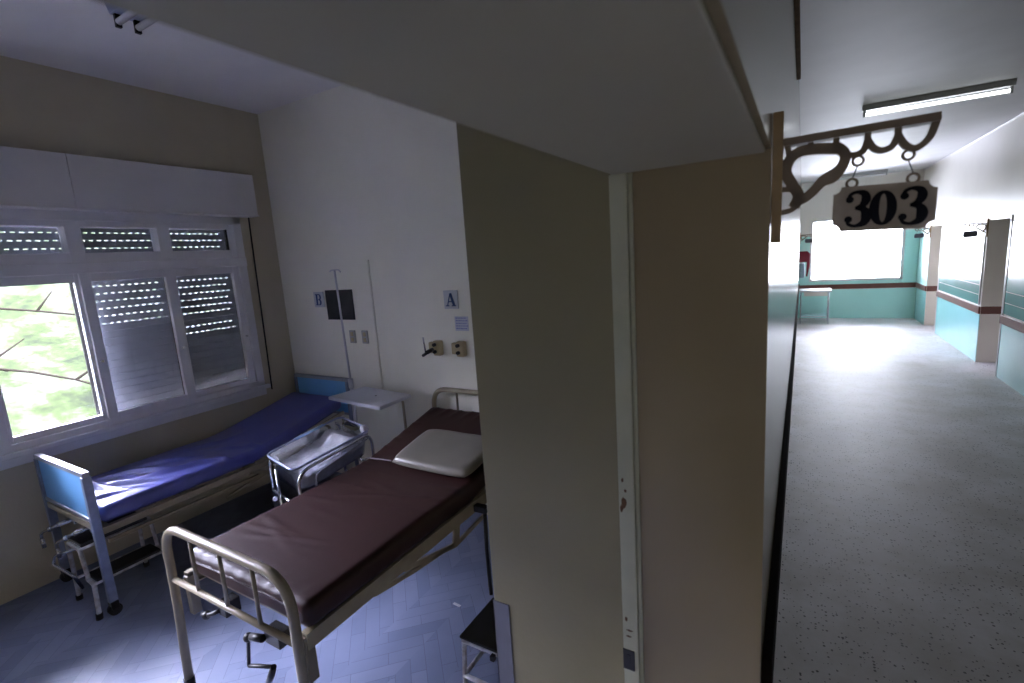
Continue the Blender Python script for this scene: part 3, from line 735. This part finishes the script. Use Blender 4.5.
b = MB().bar((-2.48, 2.14, .57), (-2.48, 2.86, .72), .025).bar((-1.64, 2.14, .57), (-1.64, 2.86, .72), .025).bar((-2.48, 2.84, .715), (-1.64, 2.84, .715), .025)
b.build('backrest_frame', 'khaki', bA)
def crank(x, y, z, m, root, d=-1, s=1.0, ang=0):
    o = MB().box(x-.035, x+.035, y-.02, y+.05, z-.035, z+.03, .004).cyl((x, y-.02, z), (x, y-.06, z-.005), .018, 10).build('crank', m, root)
    ca, sa = math.cos(ang), math.sin(ang)
    q = [(0, -.06, 0), (-.02, -.10, -.03), (-.055, -.12, -.13), (-.06, -.13, -.16), (.03, -.15, -.155)]
    pts = [(x+a*s, y+b_*s, z+c*s) for a, b_, c in q]
    MB().tube(fillet(pts, .015, 4), .007*s, 8).sphere(pts[1], .018*s).build('crank_rod', m, o)
    e = pts[-1]; MB().tube([e, (e[0]+.008*s, e[1]-.02*s, e[2]-.05*s), (e[0]-.012*s, e[1]-.02*s, e[2]-.10*s)], [.012*s, .014*s, .012*s], 8).build('crank_grip', m, o)
    return o
o = MB().box(-1.87, -1.77, FY+.01, FY+.07, .455, .52, .004).tube([(-1.86, FY, .485), (-1.93, FY-.01, .475)], .016, 10).build('crank', 'blackmetal', bA)
MB().tube(fillet([(-1.92, FY-.01, .478), (-1.955, .955, .465), (-1.985, .955, .33), (-1.99, .955, .312), (-1.81, .955, .382)], .012, 4), .008, 8).sphere((-1.955, .955, .462), .02).build('crank_rod', 'blackmetal', o)
MB().tube([(-1.80, .955, .386), (-1.83, .955, .33), (-1.88, .955, .25)], [.012, .015, .012], 10).build('crank_grip', 'blackmetal', o)
o = MB().box(-2.23, -2.17, FY+.02, FY+.09, .45, .52, .004).tube(fillet([(-2.22, FY+.02, .475), (-2.26, FY, .455), (-2.31, FY, .435), (-2.34, FY, .43)], .02, 4), .010, 8).sphere((-2.30, FY, .438), .02).build('crank', 'blackmetal', bA)
b = MB().tube([(-1.535, 2.13, .56), (-1.53, 2.11, .3), (-1.51, 2.09, .03)], .011, 8).box(-1.60, -1.52, 2.11, 2.15, .52, .56, .003)
b.build('side_post', 'blackmetal', bA)

# ------------------------------------------------------------------ bed B (blue panels)
bB = thing('hospital_bed', 'hospital bed with light blue end panels carrying the blue mattress', 'bed', (-3.88, 1.95, 0), 'hospital beds')
X0, X1 = -4.25, -3.49
def endboard(y, zt, zb, name, front):
    sq = .036
    o = MB().box(X0, X1, y-sq/2, y+sq/2, zt-.03, zt, .003).box(X0+sq, X1-sq, y-sq/2, y+sq/2, zb-.02, zb, .003).build(name, 'blueframe', bB)
    MB().box(X0+sq-.002, X1-sq+.002, y-.009, y+.009, zb-.002, zt-.028).build('blue_panel', 'blue_panel', o)
    for x in (X0, X1-sq):
        lg = MB().box(x, x+sq, y-sq/2-.004, y+sq/2+.004, .085, zt-.03, .003).build('leg', 'bluegrey', bB)
        cx = x+sq/2
        MB().cyl((cx-.018, y, .034), (cx+.018, y, .034), .034, 20).build('caster_wheel', 'black', lg)
        MB().box(cx-.027, cx+.027, y-.02, y+.02, .04, .09, .004).build('caster_fork', 'blackmetal', lg)
    return o
endboard(1.0, .91, .62, 'footboard', True); endboard(2.925, .985, .66, 'headboard', False)
MB().box(X0+.03, X1-.036, .985, 1.03, .545, .585, .004).build('cross_rail', 'khaki_lt', bB)
for x in (X0+.045, X1-.05):
    MB().box(x-.008, x+.008, 1.02, 2.91, .495, .54, .003).box(x-.018, x+.018, 1.02, 2.91, .532, .54).build('side_rail', 'khaki_lt', bB)
    b = MB().box(x-.008, x+.008, 1.05, 2.85, .435, .455).bar((x, 1.95, .50), (x, 2.12, .42), .014, .03).bar((x, 1.75, .38), (x, 2.2, .47), .014, .024).bar((x, 2.12, .42), (x, 2.75, .50), .012, .022)
    b.build('linkage', 'khaki_lt', bB)
    MB().bar((x, 2.0, .545), (x, 2.86, .68), .02, .03).build('backrest_frame', 'khaki_lt', bB)
for y in (1.05, 1.5, 1.95): MB().box(X0+.05, X1-.055, y, y+.03, .51, .53).build('bed_slat', 'khaki_lt', bB)
def bentcrank(x, z, k_=.62):
    o = MB().cyl((x, 1.06, z), (x, .95, z), .016, 10).box(x-.03, x+.03, 1.02, 1.06, z-.03, z+.03, .004).build('crank', 'chrome', bB)
    pts = [(x, .95, z), (x-.05*k_, .92, z-.02), (x-.13*k_, .90, z-.04), (x-.16*k_, .89, z-.09*k_), (x-.16*k_, .89, z-.14*k_)]
    MB().tube(fillet(pts, .02, 4), .009, 8).sphere(pts[1], .018).build('crank_rod', 'chrome', o)
    MB().cyl(pts[-1], (pts[-1][0]+.01, pts[-1][1], pts[-1][2]-.06), .012, 10).build('crank_grip', 'chrome', o)
bentcrank(-3.97, .50); bentcrank(-3.72, .50)
MB().tube(fillet([(-3.72, .97, .40), (-3.86, .88, .36), (-3.88, .87, .30), (-3.68, .90, .26), (-3.78, .95, .12)], .02, 4), .009, 8).build('brake_lever', 'chrome', bB)

# ------------------------------------------------------------------ step stools
def frame_stool(name, label, pts_frame, treads, legm, loc):
    o = thing(name, label, 'step stool', loc, 'black-topped step stools')
    for a, b_ in pts_frame: MB().cyl(a, b_, .0125, 10).build('frame_tube', legm, o)
    for t_ in treads:
        MB().box(*t_[:6], .006).build('tread', 'black', o)
    return o
o = thing('step_stool', 'two-step white metal stool with black treads under the blue bed', 'step stool', (-3.72, 1.12, 0), 'black-topped step stools')
YA, YB = .955, 1.33
for y in (YA, YB):
    fx = -3.545 if y == YA else -3.50
    MB().tube(fillet([(fx, y-.02, .02), (-3.59, y, .20), (-3.68, y, .215)], .02), .013, 10).build('leg', 'chipped', o)
    MB().tube(fillet([(-3.90, y, .02), (-3.88, y, .40), (-3.70, y, .40), (-3.66, y, .20)], .03), .012, 10).build('leg', 'chipped', o)
MB().box(-3.73, -3.585, YA+.015, YB-.015, .205, .225, .004).build('tread', 'black', o)
MB().box(-3.89, -3.71, YA+.01, YB-.01, .40, .425, .004).build('tread', 'black', o)
for x, z in ((-3.59, .20), (-3.70, .395), (-3.885, .15)): MB().cyl((x, YA, z), (x, YB, z), .010, 8).build('crossbar', 'chipped', o)
for y, fx in ((YA, -3.545), (YB, -3.50)): MB().cyl((fx, y-.022, 0), (fx, y-.02, .035), .018, 10).build('rubber_tip', 'black', o); MB().cyl((-3.90, y, 0), (-3.90, y, .03), .018, 10).build('rubber_tip', 'black', o)

o = thing('step_stool', 'white tubular stool with a black top half hidden by the doorway pier', 'step stool', (-1.09, 1.6, 0), 'black-topped step stools')
sx0, sx1, sy0, sy1, sz = -1.245, -.93, 1.46, 1.735, .345
MB().box(sx0, sx1, sy0, sy1, sz-.012, sz, .004).build('tread', 'black', o)
for x in (sx0+.015, sx1-.015):
    for y, e in ((sy0+.015, -.03), (sy1-.015, .03)):
        MB().cyl((x, y, sz-.012), (x, y+e, .02), .011, 10).build('leg', 'chipped', o)
        MB().cyl((x, y+e, 0), (x, y+e, .03), .016, 10).build('rubber_tip', 'black', o)
for a_, c_ in (((sx0+.015, sy0+.008, sz-.022), (sx1-.015, sy0+.008, sz-.022)), ((sx0+.015, sy1-.008, sz-.022), (sx1-.015, sy1-.008, sz-.022)), ((sx0+.015, sy0-.005, .16), (sx1-.015, sy0-.005, .16)), ((sx0+.015, sy0-.005, .16), (sx0+.015, sy1+.005, .16))):
    MB().cyl(a_, c_, .010, 8).build('crossbar', 'chipped', o)
MB().box(-1.075, -1.055, 1.44, 1.46, .305, .33, .003).build('clamp', 'black', o)

# ------------------------------------------------------------------ bassinet
BS = thing('bassinet', 'clear plastic newborn bassinet on a chrome trolley between the beds', 'bassinet', (-2.87, 2.10, 0))
NL, NR, FR, FL = Vector((-3.02, 1.78, .78)), Vector((-2.60, 1.68, .78)), Vector((-2.68, 2.38, .79)), Vector((-3.14, 2.50, .80))
def loopat(s_, z, n=8, r=.07):
    c = (NL+NR+FR+FL)/4; P = []
    P0 = [Vector((c.x+(p.x-c.x)*s_, c.y+(p.y-c.y)*s_, p.z+z)) for p in (NL, NR, FR, FL)]
    for i in range(4):
        a, b_, d = P0[i-1], P0[i], P0[(i+1) % 4]; u = (a-b_).normalized()*r; v = (d-b_).normalized()*r
        for k in range(n): t = k/(n-1); P.append((b_+u)*(1-t)**2+b_*2*t*(1-t)+(b_+v)*t*t)
    return P
def tubmesh(levels, m, name, cap=True, parent=BS):
    b = MB(); R_s = [[b.b.verts.new(p) for p in loopat(*lv)] for lv in levels]
    for A, B in zip(R_s, R_s[1:]):
        for i in range(len(A)): b.b.faces.new((A[i], A[(i+1) % len(A)], B[(i+1) % len(A)], B[i])).smooth = True
    if cap: b.b.faces.new(R_s[-1])
    return b.build(name, m, parent)
tub = tubmesh([(1.0, 0), (1.0, -.03), (.94, -.06), (.88, -.17), (.80, -.18)], 'acrylic', 'tub')
MB().tube(loopat(1.0, .002), .008, 8, True).build('tub_rim', 'rimplastic', tub)
tubmesh([(.78, -.172), (.82, -.165), (.90, -.10), (.88, -.085), (.8, -.08)], 'cloth', 'cot_mattress')
# headrest of the tub: raised clear arch and folded sheet
b = MB(); c = (NL+NR+FR+FL)/4
n1, n2 = 16, 30
G = []
for j in range(n2+1):
    for i in range(n1+1):
        u, v_ = i/n1, j/n2
        p = (NL*(1-u)+NR*u)*(1-v_)+(FL*(1-u)+FR*u)*v_; p = c+(p-c)*.80
        z = .70 + .03*v_ + .045*math.exp(-((v_-.80)/.14)**2) + .022*noise.noise(Vector((p.x*16, p.y*14, 2))) + .010*noise.noise(Vector((p.x*50, p.y*40, 2)))
        G.append(b.b.verts.new((p.x, p.y, z)))
for j in range(n2):
    for i in range(n1):
        a = j*(n1+1)+i; b.b.faces.new((G[a], G[a+1], G[a+n1+2], G[a+n1+1])).smooth = True
ext = bmesh.ops.extrude_face_region(b.b, geom=b.b.faces[:]); bmesh.ops.translate(b.b, vec=(0, 0, -.02), verts=[q for q in ext['geom'] if isinstance(q, bmesh.types.BMVert)])
o = b.build('cot_sheet', 'cloth'); tag(o, 'crumpled white sheet lying inside the clear bassinet', 'sheet')
MB().sphere((FR.x-.03, FR.y-.03, .80), .035, (1, .7, 1)).build('sheet_knot', 'cloth', o)
MB().bar(NL.lerp(FL, .35)+Vector((0, 0, .004)), NL.lerp(FL, .75)+Vector((0, 0, .004)), .03, .008).build('blue_tape', 'sky_cloth', tub)
up = Vector((0, 0, 1))
# trolley frame
def P_(u, v_, z): p = (NL*(1-u)+NR*u)*(1-v_)+(FL*(1-u)+FR*u)*v_; return Vector((p.x, p.y, z))
for u in (-.03, 1.03):
    f0 = MB().tube(fillet([P_(u, .03, .05), P_(u, .03, .755 if u > 0 else .76), P_(u, .99, .775), P_(u, .99, .05)], .10, 8), .0105, 10).build('trolley_frame', 'chrome', BS)
MB().tube(fillet([P_(1.06, .2, .60), P_(1.07, .22, .70), P_(1.07, .95, .755)], .03), .006, 8).build('side_guard', 'blueframe', BS)
for z in (.52,): MB().cyl(P_(-.03, .03, z), P_(1.03, .03, z), .009, 8).build('crossbar', 'chrome', BS); MB().cyl(P_(-.03, .99, z), P_(1.03, .99, z), .009, 8).build('crossbar', 'chrome', BS)
MB().tube([P_(.35, .0, .05), P_(.35, .0, .72)], .009, 8).build('leg', 'chrome', BS)
for u in (.18, 1.03): MB().sphere(P_(u, -.015, .50), .016).build('knob', 'table_white', BS)
MB().box(*(-.19, .19, -.28, .28), .20, .215).build('shelf', 'blackmetal', BS).matrix_basis = Matrix.Translation((-2.87+2.87, 0, 0))
for u in (-.03, 1.03):
    for v_ in (.03, .99):
        p = P_(u, v_, .03); MB().cyl(p-Vector((.012, 0, 0)), p+Vector((.012, 0, 0)), .028, 14).build('caster_wheel', 'black', BS)

# ------------------------------------------------------------------ overbed table
T = thing('overbed_table', 'white overbed tray table standing between the bed heads', 'table', (-2.97, 2.70, 0))
a = [Vector((-3.32, 2.55, .935)), Vector((-2.66, 2.475, .935)), Vector((-2.67, 2.83, .935)), Vector((-3.27, 2.90, .935))]
b = MB(); b.prism([(p.x, p.y) for p in a], lambda u, v_, w_: (u, v_, .935-w_), .026); bmesh.ops.bevel(b.b, geom=b.b.edges[:], offset=.004, segments=2, affect='EDGES'); b.build('table_top', 'table_white', T)
MB().tube(fillet([(-2.95, 2.76, .900), (-2.74, 2.80, .898), (-2.735, 2.80, .06)], .04, 8), .011, 10).build('column', 'khaki_lt', T)
MB().box(-3.15, -2.85, 2.66, 2.80, .893, .909, .003).build('top_bracket', 'khaki_lt', T)
b = MB().bar((-2.72, 2.80, .05), (-3.2, 2.80, .05), .03).bar((-2.72, 2.84, .05), (-2.72, 2.56, .05), .03).bar((-2.72, 2.57, .05), (-3.2, 2.57, .05), .03); b.build('base', 'khaki_lt', T)
for x, y in ((-3.18, 2.57), (-3.18, 2.80), (-2.72, 2.57), (-2.72, 2.80)): MB().cyl((x-.01, y, .022), (x+.01, y, .022), .022, 12).build('caster_wheel', 'black', T)
MB().cyl((-2.93, 2.70, .935), (-2.93, 2.70, .938), .008, 10).build('screw_cap', 'blackmetal', T)

# ------------------------------------------------------------------ IV stand
I = thing('drip_stand', 'tall slim white drip stand rising in front of the black panel', 'drip stand', (-3.40, 2.84, 0))
MB().cyl((-3.37, 2.84, .05), (-3.37, 2.84, .97), .0165, 12).build('lower_pole', 'table_white', I)
MB().cyl((-3.37, 2.84, .95), (-3.40, 2.84, 1.955), .0085, 10).build('upper_pole', 'table_white', I)
MB().cyl((-3.37, 2.84, .93), (-3.372, 2.84, 1.01), .022, 12).build('height_collar', 'table_white', I)
MB().tube(fillet([(-3.46, 2.84, 1.945), (-3.44, 2.84, 1.955), (-3.40, 2.84, 1.955), (-3.35, 2.84, 1.955), (-3.33, 2.84, 1.935)], .01), .005, 8).build('hook', 'table_white', I)
for k in range(4):
    a_ = PI/4+k*PI/2; dx, dy = .11*math.cos(a_), .08*math.sin(a_)
    MB().bar((-3.37, 2.84, .06), (-3.37+dx, 2.84+dy, .03), .02).build('base_foot', 'table_white', I)

# ------------------------------------------------------------------ small litter
o = MB().prism([(-1.69, 1.955), (-1.64, 1.95), (-1.638, 1.964), (-1.688, 1.968)], lambda u, v_, w_: (u, v_, .001+w_), .004).build('paper_scrap', 'table_white')
tag(o, 'tiny white paper scrap on the parquet floor beside the maroon bed', 'paper scrap')
